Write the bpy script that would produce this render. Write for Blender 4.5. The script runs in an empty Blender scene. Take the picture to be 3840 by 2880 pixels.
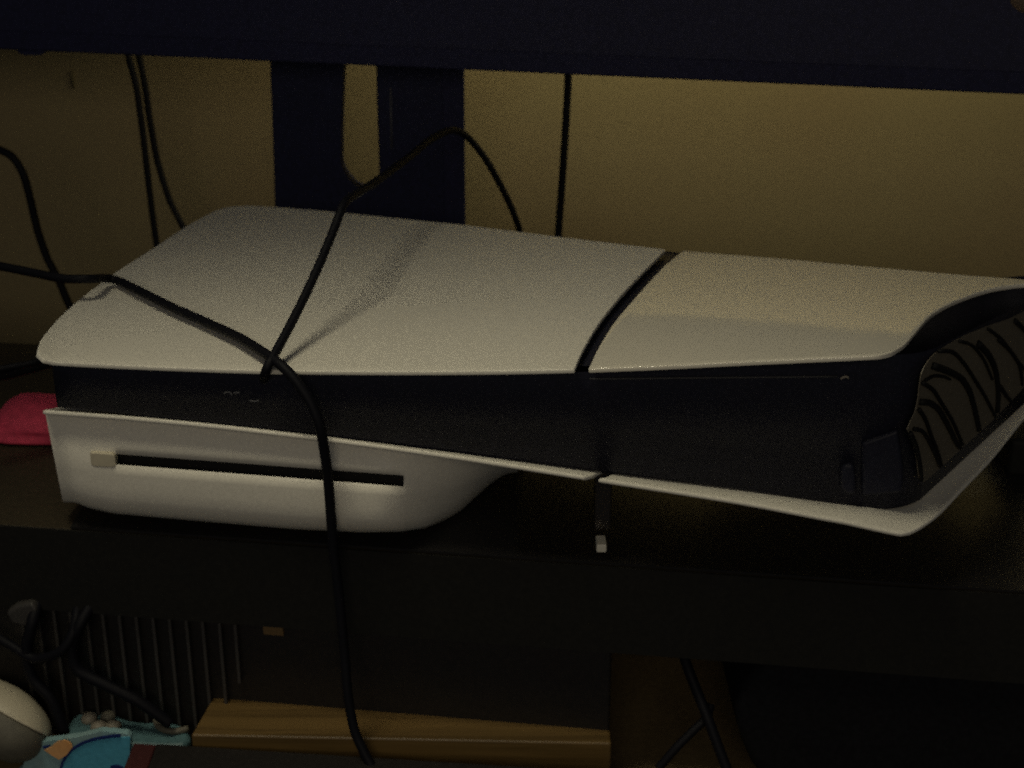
import bpy, bmesh, math, random
from mathutils import Vector
random.seed(4)
S = bpy.context.scene
COL = S.collection

# ------------------------------------------------------------------ camera
PITCH = math.radians(22.0)
FOC = 5576.0                      # focal length in pixels of the 3840 x 2880 photograph
CAMZ = 0.345
cam_d = bpy.data.cameras.new('camera')
cam_d.sensor_width = 36.0
cam_d.lens = FOC / 3840.0 * 36.0
cam_d.clip_start = 0.01
cam_d.clip_end = 50.0
cam_d.dof.use_dof = True
cam_d.dof.focus_distance = 0.54
cam_d.dof.aperture_fstop = 21.0
cam = bpy.data.objects.new('camera', cam_d)
cam.location = (0, 0, CAMZ)
cam.rotation_euler = (math.radians(90) - PITCH, 0, 0)
COL.objects.link(cam)
S.camera = cam

# ------------------------------------------------------------------ world, lamps, exposure
W = bpy.data.worlds.new('World')
S.world = W
W.use_nodes = True
W.node_tree.nodes['Background'].inputs[0].default_value = (0.75, 0.85, 1.0, 1)
W.node_tree.nodes['Background'].inputs[1].default_value = 0.030
S.view_settings.view_transform = 'Standard'
S.view_settings.look = 'None'
S.view_settings.exposure = 0.0
S.view_settings.gamma = 1.0
S.cycles.use_denoising = False          # the grain of a night exposure
S.cycles.sample_clamp_indirect = 0.3
S.cycles.use_adaptive_sampling = True
S.cycles.adaptive_threshold = 0.09
S.cycles.adaptive_min_samples = 24


def area(name, loc, target, sx, sy, power, col, spread=180.0):
    l = bpy.data.lights.new(name, 'AREA')
    l.shape = 'RECTANGLE'
    l.size, l.size_y = sx, sy
    l.energy = power
    l.color = col
    l.spread = math.radians(spread)
    o = bpy.data.objects.new(name, l)
    o.location = loc
    o.rotation_euler = (Vector(target) - Vector(loc)).to_track_quat('-Z', 'Y').to_euler()
    COL.objects.link(o)
    return o


area('ceiling_lamp', (-0.25, 0.45, 0.82), (-0.06, 0.37, 0.05), 0.24, 0.24, 0.55, (1.0, 0.915, 0.665), 76.0)
area('room_lamp', (-0.10, -1.25, 0.82), (0.0, 0.62, 0.03), 1.0, 0.6, 3.9, (1.0, 0.87, 0.67))
area('wall_lamp', (0.34, 1.02, 0.30), (0.34, 1.09, 0.05), 1.25, 0.04, 1.2, (1.0, 0.89, 0.52))

# ------------------------------------------------------------------ measuring helpers


def ray(px, py):
    u = (px - 1920) / FOC
    v = (1440 - py) / FOC
    return Vector((u, math.cos(PITCH) + v * math.sin(PITCH), -math.sin(PITCH) + v * math.cos(PITCH)))


def Pz(px, py, z):                # the point of a level surface at height z
    d = ray(px, py)
    t = (z - CAMZ) / d.z
    return Vector((d.x * t, d.y * t, z))


def Pp(px, py, y0, slope):        # the point of the upright plane y = y0 + slope * x
    d = ray(px, py)
    t = y0 / (d.y - slope * d.x)
    return Vector((d.x * t, d.y * t, CAMZ + d.z * t))


CY, CS = 0.6147, -0.1786          # front of the console
FY, FS = 0.6288, -0.1405          # front of the cabinet
TY, TS = 0.932, -0.2460           # face of the television


def Pf(px, py, off=0.0):
    return Pp(px, py, CY + off, CS)


def Pc(px, py, off=0.0):
    return Pp(px, py, FY + off, FS)


def lerp(a, b, t):
    return a + (b - a) * t


def smooth(a, b, x):
    t = min(max((x - a) / (b - a), 0), 1)
    return t * t * (3 - 2 * t)


def interp(pts, x):
    if x <= pts[0][0]:
        return pts[0][1]
    for (x0, y0), (x1, y1) in zip(pts, pts[1:]):
        if x <= x1:
            return lerp(y0, y1, (x - x0) / (x1 - x0))
    return pts[-1][1]


def polyline(pts, n):             # n+1 points at even lengths along a smoothed 2-D polyline
    P = [Vector(p) for p in pts]
    fine = []
    for i in range(len(P) - 1):
        p0, p1, p2, p3 = P[max(i - 1, 0)], P[i], P[i + 1], P[min(i + 2, len(P) - 1)]
        for k in range(16):
            t = k / 16.0
            a = (p2 - p0) * 0.5
            b = (p3 - p1) * 0.5
            d1 = (p2 - p1).length
            for m, q in ((a, p2 - p0), (b, p3 - p1)):
                if q.length > 0:
                    m *= min(1.0, d1 * 1.6 / max(q.length, 1e-9))
            h = (2*t**3-3*t*t+1) * p1 + (t**3-2*t*t+t) * a + (-2*t**3+3*t*t) * p2 + (t**3-t*t) * b
            fine.append(h)
    fine.append(P[-1].copy())
    L = [0.0]
    for a, b in zip(fine, fine[1:]):
        L.append(L[-1] + (b - a).length)
    out = []
    j = 0
    for k in range(n + 1):
        s = L[-1] * k / n
        while j < len(L) - 2 and L[j + 1] < s:
            j += 1
        f = (s - L[j]) / max(L[j + 1] - L[j], 1e-9)
        out.append(lerp(fine[j], fine[j + 1], min(max(f, 0), 1)))
    return out


# ------------------------------------------------------------------ materials
def mat(name, col, rough=0.5, var=0.06, vscale=900.0, big=0.0, bscale=6.0, big_col=None,
        bump=0.0, bump_scale=1500.0, metal=0.0, spec=0.5, trans=0.0, coat=0.0):
    m = bpy.data.materials.new(name)
    m.use_nodes = True
    nt = m.node_tree
    b = nt.nodes['Principled BSDF']
    b.inputs['Roughness'].default_value = rough
    b.inputs['Metallic'].default_value = metal
    b.inputs['Specular IOR Level'].default_value = spec
    b.inputs['Transmission Weight'].default_value = trans
    b.inputs['Coat Weight'].default_value = coat
    tc = nt.nodes.new('ShaderNodeTexCoord')
    n = nt.nodes.new('ShaderNodeTexNoise')
    n.inputs['Scale'].default_value = vscale
    n.inputs['Detail'].default_value = 3.0
    nt.links.new(tc.outputs['Object'], n.inputs['Vector'])
    mr = nt.nodes.new('ShaderNodeMapRange')
    mr.inputs['From Min'].default_value = 0.25
    mr.inputs['From Max'].default_value = 0.75
    mr.inputs['To Min'].default_value = 1 - var
    mr.inputs['To Max'].default_value = 1 + var
    nt.links.new(n.outputs['Fac'], mr.inputs['Value'])
    base = nt.nodes.new('ShaderNodeMixRGB')
    base.inputs[1].default_value = (*col, 1)
    base.inputs[2].default_value = (*(big_col or col), 1)
    base.inputs[0].default_value = 0.0
    if big > 0:
        n2 = nt.nodes.new('ShaderNodeTexNoise')
        n2.inputs['Scale'].default_value = bscale
        n2.inputs['Detail'].default_value = 4.0
        nt.links.new(tc.outputs['Object'], n2.inputs['Vector'])
        r2 = nt.nodes.new('ShaderNodeMapRange')
        r2.inputs['From Min'].default_value = 0.35
        r2.inputs['From Max'].default_value = 0.68
        r2.inputs['To Max'].default_value = big
        nt.links.new(n2.outputs['Fac'], r2.inputs['Value'])
        nt.links.new(r2.outputs[0], base.inputs[0])
    mul = nt.nodes.new('ShaderNodeVectorMath')
    mul.operation = 'SCALE'
    nt.links.new(base.outputs[0], mul.inputs[0])
    nt.links.new(mr.outputs[0], mul.inputs['Scale'])
    nt.links.new(mul.outputs[0], b.inputs['Base Color'])
    if bump > 0:
        nb = nt.nodes.new('ShaderNodeTexNoise')
        nb.inputs['Scale'].default_value = bump_scale
        nb.inputs['Detail'].default_value = 2.0
        nt.links.new(tc.outputs['Object'], nb.inputs['Vector'])
        bp = nt.nodes.new('ShaderNodeBump')
        bp.inputs['Strength'].default_value = bump
        bp.inputs['Distance'].default_value = 0.0006
        nt.links.new(nb.outputs['Fac'], bp.inputs['Height'])
        nt.links.new(bp.outputs['Normal'], b.inputs['Normal'])
    return m


def wood_mat(name, c1, c2, rough=0.5, rot=0.0):
    m = mat(name, c1, rough, var=0.10, vscale=700)
    nt = m.node_tree
    b = nt.nodes['Principled BSDF']
    tc = nt.nodes.new('ShaderNodeTexCoord')
    mp = nt.nodes.new('ShaderNodeMapping')
    mp.inputs['Rotation'].default_value = (0, 0, rot)
    mp.inputs['Scale'].default_value = (4.0, 90.0, 90.0)
    n = nt.nodes.new('ShaderNodeTexNoise')
    n.inputs['Scale'].default_value = 2.0
    n.inputs['Detail'].default_value = 6.0
    n.inputs['Distortion'].default_value = 0.6
    r = nt.nodes.new('ShaderNodeValToRGB')
    r.color_ramp.elements[0].position = 0.36
    r.color_ramp.elements[0].color = (*c1, 1)
    r.color_ramp.elements[1].position = 0.64
    r.color_ramp.elements[1].color = (*c2, 1)
    nt.links.new(tc.outputs['Object'], mp.inputs[0])
    nt.links.new(mp.outputs[0], n.inputs['Vector'])
    nt.links.new(n.outputs['Fac'], r.inputs['Fac'])
    nt.links.new(r.outputs[0], b.inputs['Base Color'])
    return m


M = {}
M['wall'] = mat('wall_paint', (0.262, 0.212, 0.115), 0.85, var=0.08, vscale=420, big=0.8, bscale=7,
                big_col=(0.245, 0.185, 0.10), bump=0.12, bump_scale=500)
M['white_matte'] = mat('white_matte_plastic', (0.80, 0.765, 0.67), 0.5, var=0.085, vscale=700, bump=0.15, bump_scale=2200)
M['white_gloss'] = mat('white_gloss_plastic', (0.78, 0.735, 0.62), 0.05, var=0.03, vscale=700, spec=0.6)
M['black_plastic'] = mat('black_plastic', (0.013, 0.013, 0.019), 0.42, var=0.25, vscale=600)
M['core_black'] = mat('core_black', (0.016, 0.0165, 0.028), 0.45, var=0.25, vscale=600, spec=0.25)
M['tv_black'] = mat('tv_black', (0.016, 0.017, 0.052), 0.7, var=0.3, vscale=350, spec=0.3)

M['screen'] = mat('screen_black', (0.018, 0.019, 0.054), 0.6, var=0.3, vscale=350, spec=0.3)

M['stand_black'] = mat('stand_black', (0.013, 0.015, 0.047), 0.65, spec=0.3, var=0.3, vscale=350)
M['bag'] = mat('bag_cloth', (0.009, 0.009, 0.011), 0.9, spec=0.1, var=0.3, vscale=350)
M['void'] = mat('dark_void', (0.006, 0.006, 0.007), 0.8)
M['fin'] = mat('fin_grey', (0.14, 0.12, 0.086), 0.55, var=0.15, vscale=500)
M['fin_dark'] = mat('fin_dark', (0.008, 0.008, 0.008), 0.7, spec=0.2)
M['cable'] = mat('cable_rubber', (0.005, 0.005, 0.008), 0.6, spec=0.18, var=0.2, vscale=900)
M['cable_red'] = mat('cable_brown', (0.03, 0.016, 0.012), 0.4, var=0.2)
M['shelf'] = mat('dark_shelf', (0.040, 0.030, 0.015), 0.6, var=0.2, vscale=300, big=0.6, bscale=14, big_col=(0.032, 0.025, 0.014))
M['shelf_low'] = mat('lower_shelf_wood', (0.18, 0.13, 0.065), 0.6, var=0.2, vscale=300, big=0.6, bscale=14, big_col=(0.13, 0.095, 0.045))
M['cab_black'] = mat('cabinet_black', (0.009, 0.0085, 0.007), 0.7, spec=0.3, var=0.3, vscale=350)
M['wood'] = wood_mat('orange_wood', (0.090, 0.053, 0.014), (0.165, 0.100, 0.030), 0.5, 0.14)
M['floor'] = mat('floor_dark', (0.03, 0.025, 0.02), 0.7)
M['rib'] = mat('rib_grey', (0.05, 0.046, 0.043), 0.5, var=0.2)
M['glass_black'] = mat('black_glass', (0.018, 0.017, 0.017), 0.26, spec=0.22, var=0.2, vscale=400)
M['box_black'] = mat('box_black', (0.012, 0.010, 0.009), 0.5, var=0.3, vscale=350)
M['teal'] = mat('teal_plastic', (0.10, 0.20, 0.22), 0.5, var=0.15, vscale=400)
M['teal_pale'] = mat('pale_teal_print', (0.25, 0.43, 0.47), 0.4, var=0.12, vscale=300, big=0.6, bscale=40, big_col=(0.30, 0.42, 0.40))
M['blue'] = mat('blue_print', (0.10, 0.42, 0.60), 0.4, var=0.12, vscale=400)
M['navy'] = mat('navy_print', (0.012, 0.03, 0.16), 0.4, var=0.2)
M['orange'] = mat('orange_print', (0.85, 0.42, 0.15), 0.45, var=0.12, vscale=300, big=0.7, bscale=90, big_col=(0.75, 0.50, 0.27))
M['red'] = mat('red_cloth', (0.62, 0.05, 0.11), 0.8, var=0.2, vscale=250, big=0.5, bscale=30, big_col=(0.50, 0.04, 0.09))
M['dark_red'] = mat('dark_red_card', (0.05, 0.008, 0.008), 0.6, var=0.2)
M['grey'] = mat('grey_plastic', (0.28, 0.25, 0.20), 0.5, var=0.1)
M['pad_grey'] = mat('pad_grey', (0.14, 0.13, 0.10), 0.6, var=0.15, vscale=300)
M['cream'] = mat('cream_plastic', (0.62, 0.56, 0.42), 0.45, var=0.08)
M['clear'] = mat('clear_plastic', (0.12, 0.10, 0.08), 0.2, trans=0.8)
M['white_tip'] = mat('white_tip', (0.9, 0.86, 0.72), 0.3)
M['tan'] = mat('tan_paper', (0.16, 0.11, 0.075), 0.7)
M['mark'] = mat('grey_mark', (0.10, 0.10, 0.11), 0.6)
M['trim'] = mat('dark_trim', (0.035, 0.035, 0.04), 0.6)
M['scuff'] = mat('scuff', (0.10, 0.08, 0.04), 0.8)
M['amber'] = mat('amber_plate', (0.16, 0.10, 0.04), 0.5)

# ------------------------------------------------------------------ object helpers


def link_mesh(name, bm, m, parent=None, smooth=True, bevel=0.0, solid=0.0, subsurf=0):
    me = bpy.data.meshes.new(name)
    bmesh.ops.recalc_face_normals(bm, faces=bm.faces)
    bm.to_mesh(me)
    bm.free()
    me.materials.append(m)
    for p in me.polygons:
        p.use_smooth = smooth
    o = bpy.data.objects.new(name, me)
    COL.objects.link(o)
    if parent is not None:
        o.parent = parent
    if solid:
        s = o.modifiers.new('solid', 'SOLIDIFY')
        s.thickness = solid
        s.offset = -1.0
    if bevel:
        b = o.modifiers.new('bevel', 'BEVEL')
        b.width = bevel
        b.segments = 3
        b.limit_method = 'ANGLE'
        b.angle_limit = math.radians(40)
    if subsurf:
        s = o.modifiers.new('sub', 'SUBSURF')
        s.levels = s.render_levels = subsurf
    if smooth and (bevel or solid):
        w = o.modifiers.new('wn', 'WEIGHTED_NORMAL')
        w.keep_sharp = False
    return o


def tag(o, label=None, cat=None, group=None, kind=None):
    if label:
        o['label'] = label
    if cat:
        o['category'] = cat
    if group:
        o['group'] = group
    if kind:
        o['kind'] = kind
    return o


def thing(name, label, cat, group=None):
    o = bpy.data.objects.new(name, None)
    o.empty_display_size = 0.02
    COL.objects.link(o)
    return tag(o, label, cat, group)


def box_pts(bm, c8):
    v = [bm.verts.new(p) for p in c8]
    for f in ((0, 1, 2, 3), (4, 5, 6, 7), (0, 1, 5, 4), (1, 2, 6, 5), (2, 3, 7, 6), (3, 0, 4, 7)):
        bm.faces.new([v[i] for i in f])


def slab(bm, x0, x1, a0, a1, z0, z1, y0, slope):
    """box whose faces follow the upright plane y = y0 + slope*x: from depth a0 to a1 behind it"""
    P = lambda x, a, z: Vector((x, y0 + slope * x + a, z))
    box_pts(bm, [P(x0, a0, z0), P(x1, a0, z0), P(x1, a1, z0), P(x0, a1, z0),
                 P(x0, a0, z1), P(x1, a0, z1), P(x1, a1, z1), P(x0, a1, z1)])


def prism(bm, front, vec):
    """closed polygon of 3-D points pushed along vec"""
    a = [bm.verts.new(p) for p in front]
    b = [bm.verts.new(Vector(p) + vec) for p in front]
    bm.faces.new(a)
    bm.faces.new(list(reversed(b)))
    n = len(a)
    for i in range(n):
        bm.faces.new((a[i], a[(i + 1) % n], b[(i + 1) % n], b[i]))


def grid(bm, rows, skip=None):
    V = [[bm.verts.new(p) for p in r] for r in rows]
    for i in range(len(V) - 1):
        for j in range(len(V[0]) - 1):
            if skip and skip(i, j):
                continue
            bm.faces.new((V[i][j], V[i][j + 1], V[i + 1][j + 1], V[i + 1][j]))
    return V


def tube(bm, pts, r, seg=10, n=60, r_end=None):
    C = polyline([tuple(p) for p in pts], n)
    rings = []
    up = Vector((0.13, 0.2, 1)).normalized()
    for i, c in enumerate(C):
        t = (C[min(i + 1, n)] - C[max(i - 1, 0)]).normalized()
        a = t.cross(up)
        if a.length < 1e-4:
            a = t.cross(Vector((1, 0, 0)))
        a.normalize()
        b = a.cross(t).normalized()
        up = b
        rr = r if r_end is None else lerp(r, r_end, i / n)
        rings.append([bm.verts.new(c + rr * (math.cos(k * 2 * math.pi / seg) * a + math.sin(k * 2 * math.pi / seg) * b))
                      for k in range(seg)])
    for p, q in zip(rings, rings[1:]):
        for k in range(seg):
            bm.faces.new((p[k], p[(k + 1) % seg], q[(k + 1) % seg], q[k]))
    bm.faces.new(rings[0])
    bm.faces.new(list(reversed(rings[-1])))


def cable(label, pts, r, group=None, m='cable', n=60, name='cable'):
    bm = bmesh.new()
    tube(bm, pts, r, n=n)
    o = link_mesh(name, bm, M[m])
    tag(o, label, 'cable', group)
    return o


# ------------------------------------------------------------------ the setting
bm = bmesh.new()
slab(bm, -1.2, 1.2, 0.0, 0.05, -0.6, 1.4, 1.13, -0.176)
wall = tag(link_mesh('wall', bm, M['wall'], smooth=False), kind='structure')
bm = bmesh.new()
q = [Pp(px, py, 1.1285, -0.176) for px, py in ((268, 262), (276, 285), (274, 300), (280, 330), (272, 331), (266, 305), (263, 280))]
prism(bm, q, Vector((0, 0.003, 0)))
link_mesh('scratch', bm, M['scuff'], wall)
bm = bmesh.new()
slab(bm, -1.5, 1.5, -0.7, 0.52, -0.50, -0.45, FY, FS)
tag(link_mesh('floor', bm, M['floor'], smooth=False), kind='structure')

# media cabinet
cab = thing('media_cabinet', 'dark media cabinet under the white console, black front edge and open lower compartment', 'cabinet')
cab.location = (0, 0.9, -0.45)


def keep(o):
    o.matrix_parent_inverse = o.parent.matrix_basis.inverted()
    return o


bm = bmesh.new()
slab(bm, -0.75, 0.75, 0.0, 0.252, -0.024, 0.0, FY, FS)
keep(link_mesh('top_board', bm, M['shelf'], cab, bevel=0.0012))
bm = bmesh.new()
slab(bm, -0.75, 0.75, -0.0015, -0.0002, -0.0465, 0.0003, FY, FS)
keep(link_mesh('front_rail', bm, M['cab_black'], cab, smooth=False))
bm = bmesh.new()
slab(bm, -0.72, 0.72, -0.035, 0.24, -0.150, -0.130, FY, FS)
keep(link_mesh('lower_shelf', bm, M['shelf_low'], cab, bevel=0.001))
for s in (-1, 1):
    bm = bmesh.new()
    slab(bm, s * 0.735 - 0.012, s * 0.735 + 0.012, 0.018, 0.25, -0.45, -0.0245, FY, FS)
    keep(link_mesh('side_panel', bm, M['cab_black'], cab, bevel=0.001))
bm = bmesh.new()
slab(bm, -0.72, 0.72, 0.242, 0.248, -0.45, -0.025, FY, FS)
keep(link_mesh('back_panel', bm, M['shelf'], cab))

# ------------------------------------------------------------------ television
tv = thing('television', 'black flat television across the top of the picture, only its lower edge in view', 'television')
tv.location = (0, TY, 0.178)
ZT = 0.178
bm = bmesh.new()
slab(bm, -0.62, 0.62, 0.0, 0.014, ZT, 0.90, TY, TS)
keep(link_mesh('bezel', bm, M['tv_black'], tv, bevel=0.0015))
bm = bmesh.new()
slab(bm, -0.605, 0.605, -0.0008, 0.002, ZT + 0.013, 0.885, TY, TS)
keep(link_mesh('screen', bm, M['screen'], tv, bevel=0.0004))
bm = bmesh.new()
slab(bm, -0.45, 0.45, 0.0135, 0.045, ZT + 0.012, 0.70, TY, TS)
keep(link_mesh('back_cover', bm, M['tv_black'], tv, bevel=0.004))
bm = bmesh.new()
c = [Pp(px, py, TY + 0.002, TS) for px, py in ((62, 186), (70, 200), (90, 207), (150, 208), (166, 200), (172, 190))]
prism(bm, c, Vector((0, 0.009, 0)))
keep(link_mesh('sensor_bump', bm, M['tv_black'], tv, bevel=0.0005))
bm = bmesh.new()
c = [Pp(px, py, TY - 0.0012, TS) for px, py in ((3786, -40), (3790, 8), (3800, 26), (3822, 42), (3846, 50), (3900, 52), (3900, -40))]
prism(bm, c, Vector((0, 0.0006, 0)))
keep(link_mesh('sticker', bm, M['tan'], tv))  # thin tan patch on the television face

# stand column with its cable slot
AY = 0.985
outer = [(1010, 150), (1012, 235), (1022, 500), (1030, 760), (1034, 1010), (1745, 1100), (1744, 850), (1741, 560), (1737, 268), (1736, 180)]
outer3 = [Pp(x, y, AY, TS) for x, y in outer]
slot = [(1291, 238), (1283, 420), (1280, 600), (1284, 625), (1294, 650), (1310, 674), (1332, 696), (1358, 710), (1385, 714), (1408, 706), (1422, 688),
        (1420, 560), (1414, 420), (1410, 246)]
slot3 = [Pp(x, y, AY, TS) for x, y in slot]
st = thing('television_stand', 'black stand column with a tall cable slot, below the television behind the console', 'television stand')
st.location = (-0.09, 1.0, -0.45)
zb = -0.449
outer3[4].z = outer3[5].z = -0.449


def z_floor(p):
    return Vector((p.x, p.y, max(p.z, zb)))


bm = bmesh.new()
ov = [bm.verts.new(z_floor(p)) for p in outer3]
sv = [bm.verts.new(p) for p in slot3]
eds = [bm.edges.new((ov[i], ov[(i + 1) % len(ov)])) for i in range(len(ov))] + \
      [bm.edges.new((sv[i], sv[(i + 1) % len(sv)])) for i in range(len(sv))]
bmesh.ops.triangle_fill(bm, edges=eds, use_beauty=True, use_dissolve=False)
r = bmesh.ops.extrude_face_region(bm, geom=list(bm.faces))
bmesh.ops.translate(bm, verts=[g for g in r['geom'] if isinstance(g, bmesh.types.BMVert)], vec=Vector((0, 0.016, 0)))
keep(link_mesh('column', bm, M['stand_black'], st, smooth=False, bevel=0.0012))
bm = bmesh.new()                                  # lighter flange along the right side
fl = [Pp(x, y, AY - 0.002, TS) for x, y in ((1655, 210), (1740, 220), (1744, 900), (1668, 890))]
prism(bm, fl, Vector((0, 0.006, 0)))
keep(link_mesh('flange', bm, M['tv_black'], st, bevel=0.0008))
bm = bmesh.new()                                  # highlight line of the column, put in as a thin grey strip
fl = [Pp(x, y, AY - 0.0014, TS) for x, y in ((1462, 330), (1467, 330), (1471, 560), (1466, 560))]
prism(bm, fl, Vector((0, 0.004, 0)))
keep(link_mesh('seam', bm, M['mark'], st))
bm = bmesh.new()
slab(bm, -0.30, 0.12, -0.05, 0.09, -0.4499, -0.441, AY, TS)
keep(link_mesh('foot_plate', bm, M['stand_black'], st, bevel=0.002))
bm = bmesh.new()
slab(bm, -0.14, -0.04, -0.008, 0.016, 0.175, 0.30, AY, TS)
keep(link_mesh('neck', bm, M['stand_black'], st, bevel=0.002))

# ------------------------------------------------------------------ game console
con = thing('game_console', 'white and black game console lying flat on the dark cabinet below the television', 'game console')
con.location = (0.0, 0.72, 0.0)
FRONT_L = [(140, 1325), (165, 1347), (208, 1356), (400, 1367), (700, 1379), (990, 1388), (1493, 1392), (1850, 1390), (2154, 1384)]
LEFT_L = [(140, 1325), (147, 1285), (191, 1224), (260, 1154), (408, 1038), (590, 920), (694, 851), (799, 793), (850, 776)]
BACK_L = [(850, 776), (937, 770), (1215, 790), (1562, 825), (1736, 842), (2083, 885), (2496, 934)]
GAP_L = [(2154, 1384), (2186, 1310), (2246, 1210), (2325, 1110), (2424, 1005), (2496, 934)]
FRONT_R = [(2206, 1383), (2450, 1373), (2778, 1356), (3100, 1341), (3298, 1331), (3345, 1320)]
GAP_R = [(2206, 1383), (2240, 1310), (2302, 1210), (2386, 1110), (2482, 1005), (2560, 939)]
BACK_R = [(2560, 939), (2951, 968), (3298, 998), (3611, 1024), (3840, 1040), (4000, 1050)]
RIGHT_R = [(3345, 1320), (3394, 1290), (3430, 1248), (3489, 1182), (3559, 1139), (3645, 1104), (3732, 1079), (3840, 1064), (4000, 1058)]
FRONT_ALL = [(140, 1325), (208, 1356), (990, 1388), (1493, 1392), (2154, 1384), (2778, 1356), (3298, 1331), (3345, 1320)]
BACK_ALL = [(140, 790)] + BACK_L[1:] + BACK_R
ZB = [(800, 0.0905), (1600, 0.0955), (2500, 0.1050), (3300, 0.1120), (4000, 0.1135)]


def zU(px, py):
    yf = interp(FRONT_ALL, px)
    pc = min(px, 3290)
    zf = Pf(pc, interp(FRONT_ALL, pc)).z
    yb = interp(BACK_ALL, px)
    w = min(max((yf - py) / (yf - yb), 0.0), 1.0)
    w = w ** lerp(0.75, 1.0, smooth(1400, 2600, px))
    return lerp(zf, interp(ZB, px), w)


def PU(px, py, up=0.0):
    return Pz(px, py, zU(px, py) + up)


def coons(front, right, back, left, nu, nv):
    f, b = polyline(front, nu), polyline(back, nu)
    l, r = polyline(left, nv), polyline(right, nv)
    R = []
    for j in range(nv + 1):
        v = j / nv
        row = []
        for i in range(nu + 1):
            u = i / nu
            p = (1 - v) * f[i] + v * b[i] + (1 - u) * l[j] + u * r[j] \
                - ((1 - u) * (1 - v) * f[0] + u * (1 - v) * f[-1] + (1 - u) * v * b[0] + u * v * b[-1])
            row.append(p)
        R.append(row)
    return R


def panel(name, px_rows, m, label):
    bm = bmesh.new()
    grid(bm, [[PU(p.x, p.y) for p in r] for r in px_rows])
    for f in bm.faces:
        pass
    o = link_mesh(name, bm, m, con)
    if o.data.polygons[len(o.data.polygons) // 2].normal.z < 0:
        o.data.flip_normals()
    s = o.modifiers.new('solid', 'SOLIDIFY')
    s.thickness = 0.0022
    s.offset = -1.0
    b = o.modifiers.new('bevel', 'BEVEL')
    b.width = 0.0006
    b.segments = 3
    b.limit_method = 'ANGLE'
    b.angle_limit = math.radians(50)
    o['label'] = label
    return keep(o)


panel('cover_panel', coons(FRONT_L, GAP_L, BACK_L, LEFT_L, 60, 36), M['white_matte'], 'matte white upper panel left of the dark gap')
panel('cover_panel', coons(FRONT_R, RIGHT_R, BACK_R, GAP_R, 48, 40), M['white_gloss'], 'glossy white upper panel right of the dark gap')

# lower panels
RIM = [(160, 1537), (470, 1560), (780, 1589), (1215, 1640), (1736, 1712), (2222, 1790), (2778, 1880), (3120, 1948), (3300, 1986), (3379, 2001)]
RIGHT_LOW = [(3379, 2001), (3428, 1990), (3512, 1931), (3615, 1825), (3717, 1722), (3840, 1571), (3990, 1395)]
LEFT_LOW = [(160, 1537), (205, 1528), (250, 1500), (280, 1440)]
BACK_LOW = [(280, 1440), (1200, 1440), (2400, 1420), (3200, 1300), (3990, 1395)]


def low_rows(nu, nv):
    R = coons(RIM, RIGHT_LOW, BACK_LOW, LEFT_LOW, nu, nv)
    out = []
    for j, row in enumerate(R):
        v = j / nv
        rr = []
        for i, p in enumerate(row):
            u = i / nu
            z = Pf(R[0][i].x, R[0][i].y).z + 0.022 * v * ((u / 0.93) ** 6 if u < 0.93 else (1 - u) / 0.07) - 0.010 * min(1.0, v * 5) ** 1.5 * (1 - u ** 18)
            rr.append(Pz(p.x, p.y, z))
        out.append(rr)
    return out


LR = low_rows(200, 24)
xs = polyline(RIM, 200)
ia = max(i for i in range(201) if xs[i].x < 2200)
ib = min(i for i in range(201) if xs[i].x > 2238)
for i0, i1, lab in ((0, ia, 'lower white panel left of the gap, over the disc drive'), (ib, 200, 'lower white panel with flared right corner')):
    bm = bmesh.new()
    grid(bm, [r[i0:i1 + 1] for r in LR])
    o = link_mesh('lower_panel', bm, M['white_matte'], con)
    if o.data.polygons[10].normal.z < 0:
        o.data.flip_normals()
    s = o.modifiers.new('solid', 'SOLIDIFY')
    s.thickness = 0.0022
    s.offset = -1.0
    b = o.modifiers.new('bevel', 'BEVEL')
    b.width = 0.0008
    b.segments = 2
    b.limit_method = 'ANGLE'
    b.angle_limit = math.radians(50)
    o['label'] = lab
    keep(o)


def z_rim(x):
    best = min(range(201), key=lambda i: abs(LR[0][i].x - x))
    return LR[0][best].z


# black core between the panels
xL, xR = Pf(205, 1450, 0.003).x, Pf(3290, 1600, 0.024).x
fin_a = Pz(3452, 1862, 0.041)
fin_b = Pz(3840, 1478, 0.052)
fdir = Vector((fin_b.x - fin_a.x, fin_b.y - fin_a.y, 0)).normalized()
fnrm = Vector((fdir.y, -fdir.x, 0))
plan = []
for k in range(25):
    x = lerp(xL, xR, k / 24)
    sb = lerp(0.003, 0.0195, (k / 24) ** 2.6)
    plan.append(Vector((x, CY + CS * x + sb, 0)))
corner0 = plan[-1]
c1 = Vector((fin_a.x, fin_a.y, 0))
for k in range(1, 9):
    t = k / 9
    mid = corner0 + Vector((math.cos(math.atan(CS)), math.sin(math.atan(CS)), 0)) * 0.013
    plan.append((1 - t) ** 2 * corner0 + 2 * t * (1 - t) * mid + t * t * c1)
plan += [c1, c1 + fdir * 0.06, c1 + fdir * 0.14, c1 + fdir * 0.20]


def core_z(p, k):
    # heights of the under and upper panels beside this point of the core
    xx = min(max(p.x, xL), 0.163)
    zt = Pf(*[c for c in ((1920 + xx / 0.69 * FOC, 1390),)][0]).z if False else None
    t = (xx - xL) / (0.163 - xL)
    zt = interp([(0, 0.0930), (0.25, 0.0965), (0.5, 0.0995), (0.75, 0.108), (1, 0.118)], t)
    zl = z_rim(xx) + 0.0005
    return zl, zt - 0.0034


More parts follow.
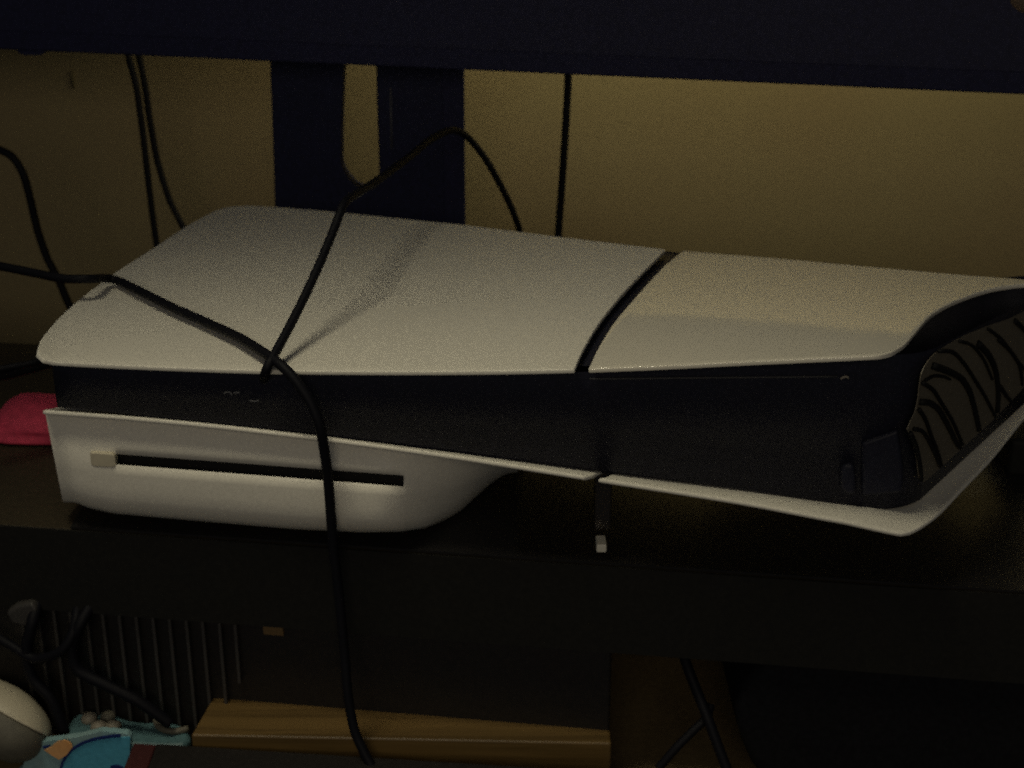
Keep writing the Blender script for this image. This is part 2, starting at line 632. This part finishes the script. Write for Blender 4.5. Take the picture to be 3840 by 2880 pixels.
bm = bmesh.new()
lo, hi = [], []
for k, p in enumerate(plan):
    zl, zt = core_z(p, k)
    if k > 33:
        back = (p - c1).length
        zt = lerp(zt, 0.100, back / 0.20)
        zl += 0.05 * back
    lo.append(Vector((p.x, p.y, zl)))
    hi.append(Vector((p.x, p.y, zt)))
for px, py in ((3700, 1046), (2950, 978), (2530, 946), (1700, 850), (900, 800)):
    p = PU(px, py, -0.0045)
    hi.append(p)
    lo.append(Vector((p.x, p.y, 0.062)))
V = grid(bm, [lo + [lo[0]], hi + [hi[0]]])
bm.faces.new(V[0][:-1])
DF = [(240, 1350), (990, 1378), (1493, 1382), (2154, 1374), (2778, 1346), (3290, 1325)]
DR = [(3290, 1325), (3380, 1270), (3440, 1200), (3520, 1140), (3650, 1085), (3760, 1055)]
DB = [(900, 800), (1700, 850), (2530, 946), (2950, 978), (3760, 1050)]
DL = [(240, 1350), (300, 1170), (560, 960), (900, 800)]
DR[-1] = DB[-1]
grid(bm, [[PU(p.x, p.y, -0.0052) for p in r] for r in coons(DF, DR, DB, DL, 60, 24)])
bmesh.ops.remove_doubles(bm, verts=bm.verts, dist=1e-6)
keep(link_mesh('core', bm, M['core_black'], con))

# fine line along the upper part of the core, small marks and the rounded end piece
bm = bmesh.new()
sbk = lambda px: lerp(0.003, 0.0195, min(max((px - 205) / 3085, 0), 1) ** 2.6)
a = [Pf(px, py, sbk(px) - 0.0008) for k, (px, py) in enumerate([(lerp(2210, 3140, k / 9), lerp(1421, 1412, k / 9)) for k in range(10)])]
tube(bm, a, 0.0005, seg=6, n=20)
keep(link_mesh('trim_line', bm, M['trim'], con))
for pts in (((838, 1476), (858, 1470), (872, 1482)), ((876, 1474), (900, 1472)), ((938, 1502), (955, 1505), (972, 1502))):
    bm = bmesh.new()
    tube(bm, [Pf(x, y, sbk(x) - 0.0006) for x, y in pts], 0.0004, seg=6, n=8)
    keep(link_mesh('emblem_mark', bm, M['mark'], con))
bm = bmesh.new()
tube(bm, [Pf(x, y, sbk(x) - 0.0010) for x, y in ((3152, 1421), (3168, 1412), (3182, 1416))], 0.0006, seg=6, n=6)
keep(link_mesh('indicator', bm, M['grey'], con))


def pad(name, px, m, off, thick, bevel):
    bm = bmesh.new()
    prism(bm, [Pf(x, y, off) for x, y in px], Vector((-CS * thick, thick, 0)))
    return keep(link_mesh(name, bm, m, con, bevel=bevel))


pad('end_rib', [(3150, 1760), (3175, 1740), (3205, 1745), (3212, 1850), (3180, 1860), (3150, 1835)], M['core_black'], 0.0150, 0.01, 0.002)
pad('end_rib', [(3228, 1660), (3370, 1610), (3392, 1780), (3384, 1852), (3232, 1868)], M['core_black'], 0.0168, 0.01, 0.002)

# fins on the right end
FILL = [(778, 800), (800, 740), (835, 670), (858, 560), (868, 460), (895, 350), (985, 240), (1125, 150), (1330, 55), (1520, -10), (1800, -110),
        (1850, 200), (1640, 480), (1400, 735), (1200, 915), (1010, 1090), (890, 1190), (864, 1160), (845, 1000), (815, 890)]
VENT_GAPS = [  # shaded gaps between the fins, drawn as dark tubes: points in the plane of the vent and thickness
    ([(788, 822), (830, 920), (860, 1050), (872, 1165)], 0.0012),
    ([(815, 792), (880, 812), (930, 890), (980, 1000), (1006, 1068)], 0.0010),
    ([(852, 648), (900, 725), (945, 850), (990, 960), (1018, 1055)], 0.0010),
    ([(864, 595), (930, 602), (992, 645), (1060, 760), (1120, 880), (1152, 930)], 0.0015),
    ([(878, 455), (950, 502), (1010, 590), (1090, 720), (1150, 850), (1172, 905)], 0.0010),
    ([(898, 437), (960, 405), (1042, 412), (1080, 430)], 0.0008),
    ([(955, 330), (1060, 368), (1160, 422), (1222, 520), (1262, 660), (1292, 800)], 0.0017),
    ([(998, 222), (1100, 230), (1180, 310), (1260, 430), (1340, 560), (1412, 700)], 0.0010),
    ([(1285, 168), (1360, 250), (1410, 360), (1432, 520), (1426, 668)], 0.0017),
    ([(1435, 138), (1520, 220), (1590, 330), (1612, 470)], 0.0011),
    ([(1448, 480), (1500, 560), (1545, 608)], 0.0011),
    ([(1360, 60), (1450, 130), (1500, 190), (1580, 300), (1680, 420)], 0.0009),
    ([(1150, 150), (1240, 180), (1330, 290), (1390, 430)], 0.0008),
    ([(1555, 0), (1640, 85), (1700, 180), (1730, 300)], 0.0013)]
fy0 = fin_a.y - fdir.y / fdir.x * fin_a.x


def on_vent(cx, cy, lift):
    return Pp(3000 + cx / 1.951, 1200 + cy / 1.951, fy0, fdir.y / fdir.x) + fnrm * lift


bm = bmesh.new()
cl = polyline(FILL + [FILL[0]], 60)[:-1]
prism(bm, [on_vent(p.x, p.y, 0.0005) for p in cl], -fnrm * 0.0004)
keep(link_mesh('vent_panel', bm, M['fin'], con, smooth=False))
for pts, rr in VENT_GAPS:
    bm = bmesh.new()
    tube(bm, [on_vent(x, y, 0.0012) for x, y in pts], rr, seg=8, n=24, r_end=rr * 0.8)
    keep(link_mesh('fin', bm, M['fin_dark'], con))

# disc drive cover with slot
NX = 72
BOT = [(232, 1884), (300, 1905), (420, 1925), (700, 1950), (1100, 1984), (1350, 1996), (1500, 1994), (1600, 1980), (1680, 1945), (1730, 1915), (1786, 1862), (1850, 1806), (1900, 1776), (1940, 1772)]
TOPC = [(160, 1548), (780, 1598), (1215, 1649), (1736, 1721), (1940, 1752)]
SL_T = [(430, 1702), (1512, 1783)]
SL_B = [(430, 1744), (1520, 1828)]
VV = [0, 0.06, 0.16, 0.28, None, None, 0.62, 0.74, 0.84, 0.91, 0.96, 1.0]
colx = sorted(set([170 + (1940 - 170) * i / NX for i in range(NX + 1)] + [430.0, 1514.0]))


rows = []
for j, v in enumerate(VV):
    row = []
    for X in colx:
        yt = interp(TOPC, X)
        xb = X if X > 232 else 232
        yb = interp(BOT, xb)
        ys_t = lerp(*[SL_T[0][1], SL_T[1][1]], (X - 430) / 1082.0)
        ys_b = lerp(SL_B[0][1], SL_B[1][1], (X - 430) / 1090.0)
        f1, f2 = (ys_t - yt) / (yb - yt) if yb - yt > 30 else .4, (ys_b - yt) / (yb - yt) if yb - yt > 30 else .5
        if X > 1514:
            k = 1514.0
            ytk, ybk = interp(TOPC, k), interp(BOT, k)
            f1, f2 = (1783 - ytk) / (ybk - ytk), (1828 - ytk) / (ybk - ytk)
        vv = f1 if j == 4 else f2 if j == 5 else v
        if j == 3:
            vv = f1 * 0.75
        if j == 6:
            vv = lerp(f2, 1, 0.2)
        if 6 < j < 11:
            vv = max(vv, lerp(f2, 1, (0.2, 0.45, 0.65, 0.82, 0.93, 1.0)[j - 6]))
        y = lerp(yt, yb, vv)
        x = X + 66 * vv * max(0.0, 1 - (X - 170) / 260.0)
        off = 0.0065 - 0.0062 * smooth(0.0, 0.6, vv) + 0.008 * max(0.0, (vv - 0.82) / 0.18) ** 2.6 + 0.075 * smooth(1400, 1960, X) * (0.25 + 0.75 * vv) + 0.007 * (1 - smooth(165, 250, X))*vv
        row.append(Pf(x, y, off))
    rows.append(row)
last = rows[-1]
rows.append([p + Vector((0.0, 0.006, -0.0015)) for p in last])
rows.append([p + Vector((0.004, 0.07, 0.002)) for p in last])
i430 = colx.index(430.0)
i1514 = colx.index(1514.0)
bm = bmesh.new()
V = grid(bm, rows, skip=lambda i, j: i == 4 and i430 <= j < i1514)
# slot walls
for j in range(i430, i1514):
    a, b = V[4][j], V[4][j + 1]
    c, d = V[5][j], V[5][j + 1]
    for (p, q) in ((a, b), (c, d)):
        p2, q2 = bm.verts.new(p.co + Vector((0, 0.0010, 0))), bm.verts.new(q.co + Vector((0, 0.0010, 0)))
        bm.faces.new((p, q, q2, p2))
cover = link_mesh('disc_drive_cover', bm, M['white_matte'], con)
cover['label'] = 'white bulging disc drive cover at the lower left'
keep(cover)
bm = bmesh.new()
cs = [Pf(x, y, 0.0105) for x, y in ((405, 1690), (1530, 1774), (1535, 1842), (405, 1756))]
prism(bm, cs, Vector((0, 0.004, 0)))
o = link_mesh('disc_slot', bm, M['void'], cover, smooth=False)
bm = bmesh.new()
cs = [Pf(x, y, 0.0002) for x, y in ((336, 1697), (422, 1702), (430, 1712), (434, 1748), (424, 1754), (350, 1751), (340, 1740))]
prism(bm, cs, Vector((0, 0.006, 0)))
o = link_mesh('eject_button', bm, M['cream'], cover, bevel=0.0007)

# clear foot under the lower gap
bm = bmesh.new()
fx0, fx1 = Pz(2225, 2050, 0).x, Pz(2288, 2050, 0).x
fy = Pz(2250, 2052, 0).y
slab(bm, fx0, fx1, -0.001, 0.008, 0.0095, 0.052, fy, 0.0)
keep(link_mesh('support_foot', bm, M['clear'], con, bevel=0.001))
bm = bmesh.new()
slab(bm, Pz(2232, 2030, 0.005).x, Pz(2270, 2030, 0.005).x, -0.004, 0.006, 0.0045, 0.0088, fy - 0.010, 0.0)
keep(link_mesh('foot_tip', bm, M['white_tip'], con, bevel=0.0007))  # white block standing for the highlight on the foot's lower end

# flat black box the console lies on
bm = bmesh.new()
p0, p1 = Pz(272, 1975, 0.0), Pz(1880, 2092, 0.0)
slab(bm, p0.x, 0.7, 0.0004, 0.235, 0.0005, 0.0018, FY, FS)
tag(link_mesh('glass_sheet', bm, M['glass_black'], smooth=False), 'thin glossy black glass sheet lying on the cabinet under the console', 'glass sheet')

# ------------------------------------------------------------------ cables
G1 = 'black cables hanging behind the console'
cable('black cable falling from the television at upper left, leaning right at its foot',
      [Pp(x, y, 1.02, TS) for x, y in ((500, 120), (520, 205), (545, 330), (562, 450), (592, 610), (640, 760), (692, 860), (730, 920))], 0.0024, G1)
cable('black cable falling from the television at upper left, the straighter of the pair',
      [Pp(x, y, 1.00, TS) for x, y in ((462, 120), (480, 205), (510, 320), (532, 470), (552, 640), (570, 790), (586, 905), (595, 970))], 0.0024, G1)
cable('black cable hanging straight down right of the stand column',
      [Pp(x, y, 1.01, TS) for x, y in ((2132, 180), (2131, 280), (2124, 430), (2112, 620), (2102, 760), (2094, 875), (2090, 950))], 0.0026, G1)
cable('black cable arching in from the left edge down behind the white panel',
      [Pp(x, y, 0.96, TS) for x, y in ((-60, 540), (0, 562), (48, 590), (86, 650), (112, 740), (140, 860), (178, 970), (220, 1050), (258, 1140), (300, 1210))], 0.0029, G1)
cable('thicker lower dark cable entering at the left edge under the white panel',
      [Pz(x, y, 0.055) for x, y in ((-80, 1428), (20, 1405), (120, 1380), (200, 1356), (280, 1335))], 0.0028, G1)
cable('upper thin dark cable entering at the left edge under the white panel',
      [Pz(x, y, 0.060) for x, y in ((-80, 1395), (20, 1380), (120, 1362), (190, 1342), (270, 1325))], 0.0018, G1)
cable('black cable lying slantwise across the white panel and hanging down over the disc slot',
      [Pz(-90, 982, 0.105), Pz(0, 998, 0.105), Pz(120, 1022, 0.104), Pz(240, 1045, 0.104), Pz(340, 1046, 0.104), PU(420, 1046, 0.0050), PU(520, 1090, 0.0052),
       PU(640, 1150, 0.0052), PU(780, 1212, 0.0052), PU(900, 1268, 0.0058), PU(1000, 1330, 0.006), Pf(1060, 1375, -0.004),
       Pf(1110, 1428, -0.007), Pf(1165, 1510, -0.009), Pf(1200, 1600, -0.010), Pf(1218, 1700, -0.008), Pf(1230, 1790, -0.006),
       Pf(1240, 1920, -0.005), Pf(1250, 2050, -0.004), Pf(1270, 2220, -0.004), Pf(1292, 2450, -0.006), Pf(1305, 2610, -0.010),
       Pf(1330, 2740, -0.013), Pf(1370, 2830, -0.016), Pf(1420, 2920, -0.02)], 0.0024, m='cable', n=140)
A0, B0 = PU(1004, 1374, 0.0035), PU(1290, 765, 0.056)
line = [A0.lerp(B0, t) - Vector((0, 0, 0.004 * math.sin(math.pi * t))) for t in (0.0, 0.12, 0.25, 0.4, 0.55, 0.7, 0.85, 1.0)]
cable('black cable looping from the column slot across the white panel to the front port',
      [Pp(1952, 905, 0.985, TS), Pp(1945, 850, 0.975, TS), Pp(1900, 740, 0.965, TS), Pp(1830, 610, 0.952, TS), Pp(1760, 520, 0.94, TS), Pp(1700, 487, 0.922, TS),
       Pp(1620, 520, 0.894, TS), Pp(1530, 592, 0.846, TS), Pp(1420, 673, 0.784, TS), Pp(1345, 722, 0.738, TS)] + line[::-1] +
      [Pf(996, 1396, -0.0025), Pf(992, 1410, 0.0), Pf(990, 1424, 0.006)], 0.00225, n=140)
# lower compartment
G2 = 'black cables in the lower compartment'
cable('dark cable slanting down the open compartment at lower right',
      [Pc(2555, 2430, 0.02), Pc(2585, 2520, 0.012), Pc(2625, 2620, 0.006), Pc(2660, 2710, 0.0), Pc(2705, 2830, -0.006), Pc(2740, 2920, -0.01)], 0.0026, G2)
cable('dark cable branching to the left at lower right beside the black bag',
      [Pc(2665, 2640, 0.012), Pc(2650, 2690, 0.008), Pc(2600, 2740, 0.004), Pc(2540, 2800, 0.0), Pc(2470, 2880, -0.004)], 0.0022, G2)
cable('black cable drooping in an arc across the ribbed box',
      [Pc(352, 2225, 0.003), Pc(345, 2262, 0.002), Pc(300, 2340, -0.006), Pc(268, 2420, -0.008), Pc(290, 2510, -0.009), Pc(400, 2570, -0.009), Pc(520, 2630, -0.009), Pc(640, 2715, -0.008)], 0.0030, G2)
cable('black cable hanging left of the ribs at the left edge',
      [Pc(150, 2205, 0.003), Pc(146, 2245, 0.002), Pc(122, 2330, -0.007), Pc(100, 2440, -0.009), Pc(120, 2540, -0.010), Pc(190, 2620, -0.011), Pc(240, 2740, -0.012)], 0.0030, G2)
cable('black cable crossing low from the left edge in front of the ribs',
      [Pc(-60, 2360, -0.006), Pc(40, 2420, -0.008), Pc(130, 2470, -0.011), Pc(230, 2440, -0.012), Pc(275, 2370, -0.008), Pc(292, 2270, 0.001), Pc(300, 2225, 0.003)], 0.0026, G2)

# ------------------------------------------------------------------ lower compartment
vb = thing('ribbed_box', 'black box with upright ribs on its front, standing under the cabinet front rail', 'box')
vb.location = (-0.12, 0.75, -0.13)
xa, xb_ = Pc(-120, 2500, 0.006).x, Pc(2292, 2600, 0.006).x
bm = bmesh.new()
slab(bm, xa, xb_, 0.008, 0.20, -0.1297, -0.048, FY, FS)
keep(link_mesh('body', bm, M['box_black'], vb, bevel=0.002))
for X in (100, 162, 222, 282, 342, 402, 463, 525, 587, 648, 710, 770, 832, 890):
    x = Pc(X, 2420, 0.006).x
    top = -0.0485 if X < 780 else -0.050
    bot = -0.126 if X < 780 else (-0.112 if X < 850 else -0.085)
    bm = bmesh.new()
    slab(bm, x - 0.0009, x + 0.0009, 0.0035, 0.010, bot, top, FY, FS)
    keep(link_mesh('rib', bm, M['rib'], vb, bevel=0.0004))
bm = bmesh.new()
prism(bm, [Pc(x, y, 0.0066) for x, y in ((984, 2344), (1060, 2350), (1064, 2386), (988, 2380))], Vector((0, 0.003, 0)))
keep(link_mesh('name_plate', bm, M['amber'], vb, bevel=0.0004))
bm = bmesh.new()
prism(bm, [Pc(x, y, 0.0066) for x, y in ((1340, 2363), (1450, 2374), (1450, 2380), (1340, 2370))], Vector((0, 0.003, 0)))
keep(link_mesh('drawer_line', bm, M['mark'], vb))

wp = thing('wooden_block', 'long orange brown wooden block lying in front of the ribbed box', 'wooden block')
wp.location = (-0.05, 0.64, -0.13)
zt = -0.098
a, b, c, d = Pz(800, 2618, zt), Pz(2288, 2738, zt), Pz(2288, 2748, zt), Pz(716, 2752, zt)
fa = Pz(716, 2756, zt)
fb = Pz(2288, 2752 + 0, zt)
bm = bmesh.new()
P8 = []
for z in (-0.1297, zt):
    P8 += [Vector((fa.x, fa.y, z)), Vector((b.x, b.y - 0.011, z)), Vector((b.x, b.y + 0.009, z)), Vector((a.x, a.y + 0.004, z))]
box_pts(bm, P8)
keep(link_mesh('plank', bm, M['wood'], wp, bevel=0.0012))

# dark case in front of the block
cz = -0.103
e0, e1 = Pz(500, 2782, cz), Pz(2330, 2896, cz)
cs_ = thing('dark_case', 'flat black case with a dark red end, lying in front of the wooden block', 'case')
cs_.location = (-0.05, 0.60, -0.13)
bm = bmesh.new()
sl = (e1.y - e0.y) / (e1.x - e0.x)
yy = e0.y - sl * e0.x
slab(bm, e0.x + 0.012, e1.x, -0.03, 0.0, -0.1297, cz, yy, sl)
keep(link_mesh('lid', bm, M['box_black'], cs_, bevel=0.001))
bm = bmesh.new()
slab(bm, e0.x, e0.x + 0.0118, -0.03, 0.0, -0.1297, cz - 0.0005, yy, sl)
keep(link_mesh('spine', bm, M['dark_red'], cs_, bevel=0.001))

# rounded black bag at lower right
bm = bmesh.new()
prof = [(2905, 2488), (2850, 2515), (2800, 2560), (2768, 2610), (2756, 2665), (2764, 2720), (2782, 2780), (2800, 2830), (2830, 2890), (2900, 2960),
        (3300, 3020), (4200, 3060), (4300, 2950), (4300, 2640), (4200, 2590), (3600, 2525), (3200, 2498)]
pp = [Pc(p.x, p.y, 0.004) for p in polyline(prof + [prof[0]], 48)[:-1]]
pp = [Vector((p.x, p.y, max(p.z, -0.1295))) for p in pp]
prism(bm, pp, Vector((0, 0.10, 0)))
bmesh.ops.remove_doubles(bm, verts=bm.verts, dist=0.0005)
tag(link_mesh('bag', bm, M['bag'], bevel=0.006), 'rounded black bag filling the lower right of the open compartment', 'bag')

# adapter plug, red pouch, small box at the right
ad = thing('plug_adapter', 'small dull grey plug adapter among the cables at the left edge', 'adapter')
ad.location = Pc(90, 2350, -0.004)
bm = bmesh.new()
prism(bm, [Pc(x, y, -0.006) for x, y in ((20, 2300), (60, 2272), (120, 2262), (140, 2290), (132, 2342), (96, 2356), (40, 2340))], Vector((0, 0.008, 0)))
keep(link_mesh('body', bm, M['rib'], ad, bevel=0.002))
bm = bmesh.new()
tube(bm, [Pc(104, 2350, -0.002), Pc(108, 2390, -0.002), Pc(112, 2430, -0.002)], 0.0014, n=6)
keep(link_mesh('plug_stem', bm, M['rib'], ad))

bm = bmesh.new()
R = []
cx = Pz(108, 1672, 0.0)
for i in range(13):
    th = math.pi * i / 12 * 0.5
    R.append([])
for i in range(11):
    z = 0.0005 + 0.017 * (i / 10)
    f = (1 - (i / 10) ** 3 * 0.55) if i < 10 else 0.02
    if i == 10:
        z = 0.0172
    R[i] = []
    for k in range(24):
        a = 2 * math.pi * k / 24
        cxk = abs(math.cos(a)) ** 0.5 * math.copysign(1, math.cos(a))
        syk = abs(math.sin(a)) ** 0.5 * math.copysign(1, math.sin(a))
        wob = 1 + 0.05 * math.sin(3 * a + i) + 0.03 * math.sin(5 * a - 2 * i)
        R[i].append(Vector((cx.x + 0.000 + 0.026 * cxk * f * wob, cx.y + 0.024 + 0.026 * syk * f * wob - 0.1405 * 0.02 * cxk, z)))
R = [r + [r[0]] for r in R[:11]]
V = grid(bm, R)
bmesh.ops.remove_doubles(bm, verts=bm.verts, dist=1e-6)
bmesh.ops.holes_fill(bm, edges=bm.edges, sides=0)
tag(link_mesh('red_pouch', bm, M['red'], subsurf=1), 'crumpled red pouch on the shelf beside the left end of the console', 'pouch')

bm = bmesh.new()
p0 = Pz(3775, 1790, 0.0)
slab(bm, p0.x, p0.x + 0.06, 0.0, 0.05, 0.0004, 0.022, p0.y - FS * p0.x, FS)
tag(link_mesh('power_brick', bm, M['cab_black'], bevel=0.003), 'small dark power brick on the shelf at the right edge', 'power brick')

# white game controller at the lower left edge
gc = thing('game_controller', 'white topped game controller at the lower left corner, cut by the frame', 'game controller', 'game controllers')


def ellipsoid(bm, c, r, rot, zmin=-1.0, zmax=1.0, n=28, m=14, pw=0.8):
    rows = []
    for j in range(m + 1):
        ph = math.asin(lerp(zmin, zmax, j / m)) if abs(lerp(zmin, zmax, j / m)) <= 1 else 0
        row = []
        for i in range(n + 1):
            a = 2 * math.pi * i / n
            x, y = math.cos(a), math.sin(a)
            x = math.copysign(abs(x) ** pw, x) * math.cos(ph)
            y = math.copysign(abs(y) ** pw, y) * math.cos(ph)
            v = Vector((x * r[0], y * r[1], math.sin(ph) * r[2]))
            v.rotate(rot)
            row.append(c + v)
        rows.append(row)
    grid(bm, rows)
    bmesh.ops.remove_doubles(bm, verts=bm.verts, dist=1e-6)
    bmesh.ops.holes_fill(bm, edges=[e for e in bm.edges if e.is_boundary], sides=0)


from mathutils import Euler
gp = Pc(-10, 2700, -0.018)
gc.location = (gp.x, gp.y, -0.13)
rot = Euler((math.radians(-44), math.radians(20), math.radians(-20)))
bm = bmesh.new()
ellipsoid(bm, gp, (0.030, 0.022, 0.019), rot, 0.30, 1.0)
keep(link_mesh('upper_shell', bm, M['cream'], gc))
bm = bmesh.new()
ellipsoid(bm, gp, (0.0292, 0.0212, 0.019), rot, -0.8, 0.295)
keep(link_mesh('grip_shell', bm, M['pad_grey'], gc))

# teal game controller behind the blue packet
gt = thing('game_controller', 'dull teal game controller with grey buttons, between ribs and blue packet', 'game controller', 'game controllers')
tz = -0.112
t0 = Pz(440, 2745, tz)
gt.location = (t0.x, t0.y, -0.13)
bm = bmesh.new()
ol = [(250, 2730), (262, 2695), (290, 2672), (350, 2664), (420, 2668), (470, 2690), (540, 2702), (600, 2700), (680, 2712), (716, 2748), (700, 2790), (600, 2796), (480, 2790), (380, 2800), (300, 2806), (262, 2780)]
pp = [Pz(p.x, p.y, tz) for p in polyline(ol + [ol[0]], 44)[:-1]]
prism(bm, pp, Vector((0, 0, -0.0175)))
keep(link_mesh('shell', bm, M['teal'], gt, bevel=0.004))
for (x, y, rr, mm) in ((335, 2695, 0.0042, 'grey'), (372, 2728, 0.0046, 'grey'), (425, 2726, 0.0044, 'grey'), (405, 2690, 0.0040, 'pad_grey')):
    bm = bmesh.new()
    ellipsoid(bm, Pz(x, y, tz + 0.001), (rr, rr, 0.0035), Euler((0, 0, 0)), -0.9, 1.0, 18, 8, 1.0)
    keep(link_mesh('button', bm, M[mm], gt))
bm = bmesh.new()
tube(bm, [Pz(x, y, tz + 0.0015) for x, y in ((584, 2700), (592, 2722), (622, 2738), (660, 2742), (705, 2732))], 0.0018, n=16)
keep(link_mesh('grip_ring', bm, M['pad_grey'], gt))  # highlight arc on the grip, painted as a grey tube

# blue printed packet
bp = thing('blue_packet', 'blue printed packet with an orange patch at the bottom left of the picture', 'packet')
BO = -0.026
bc = Pc(290, 2840, BO)
bp.location = (bc.x, bc.y, -0.13)


def sheet(name, px, m, off, thick):
    bm = bmesh.new()
    pts = [Pc(x, y, BO + off) for x, y in px]
    prism(bm, [Vector((p.x, p.y, max(p.z, -0.1296))) for p in pts], Vector((0, thick, 0)))
    return keep(link_mesh(name, bm, m, bp, smooth=False, bevel=0.0002))


sheet('packet_body', [(72, 2950), (84, 2880), (100, 2830), (118, 2800), (150, 2782), (230, 2772), (300, 2762), (380, 2742), (478, 2752), (490, 2764), (488, 2950)], M['teal_pale'], 0.0, 0.004)
arc = [(228, 2900), (240, 2858), (270, 2820), (310, 2794), (360, 2778), (420, 2768), (488, 2764)]
ap = polyline(arc, 14)
sheet('blue_print', [(p.x, p.y) for p in ap] + [(487, 2949), (228, 2949)], M['blue'], -0.0006, 0.0005)
arc2 = polyline([(220, 2900), (230, 2856), (262, 2812), (300, 2786), (350, 2768), (420, 2756), (452, 2754)], 14)
inner = [(p.x, p.y) for p in reversed(polyline(arc[:6] + [(452, 2766)], 14))]
sheet('arc_print', [(p.x, p.y) for p in arc2] + inner, M['navy'], -0.0012, 0.0005)
sheet('orange_print', [(164, 2814), (192, 2800), (212, 2782), (245, 2774), (268, 2788), (272, 2802), (250, 2832), (222, 2850), (200, 2838)], M['orange'], -0.0018, 0.0005)
sheet('navy_mark', [(158, 2800), (185, 2794), (190, 2798), (164, 2812)], M['navy'], -0.0012, 0.0005)
sheet('navy_mark', [(414, 2872), (440, 2868), (462, 2876), (465, 2949), (410, 2949)], M['navy'], -0.0012, 0.0005)
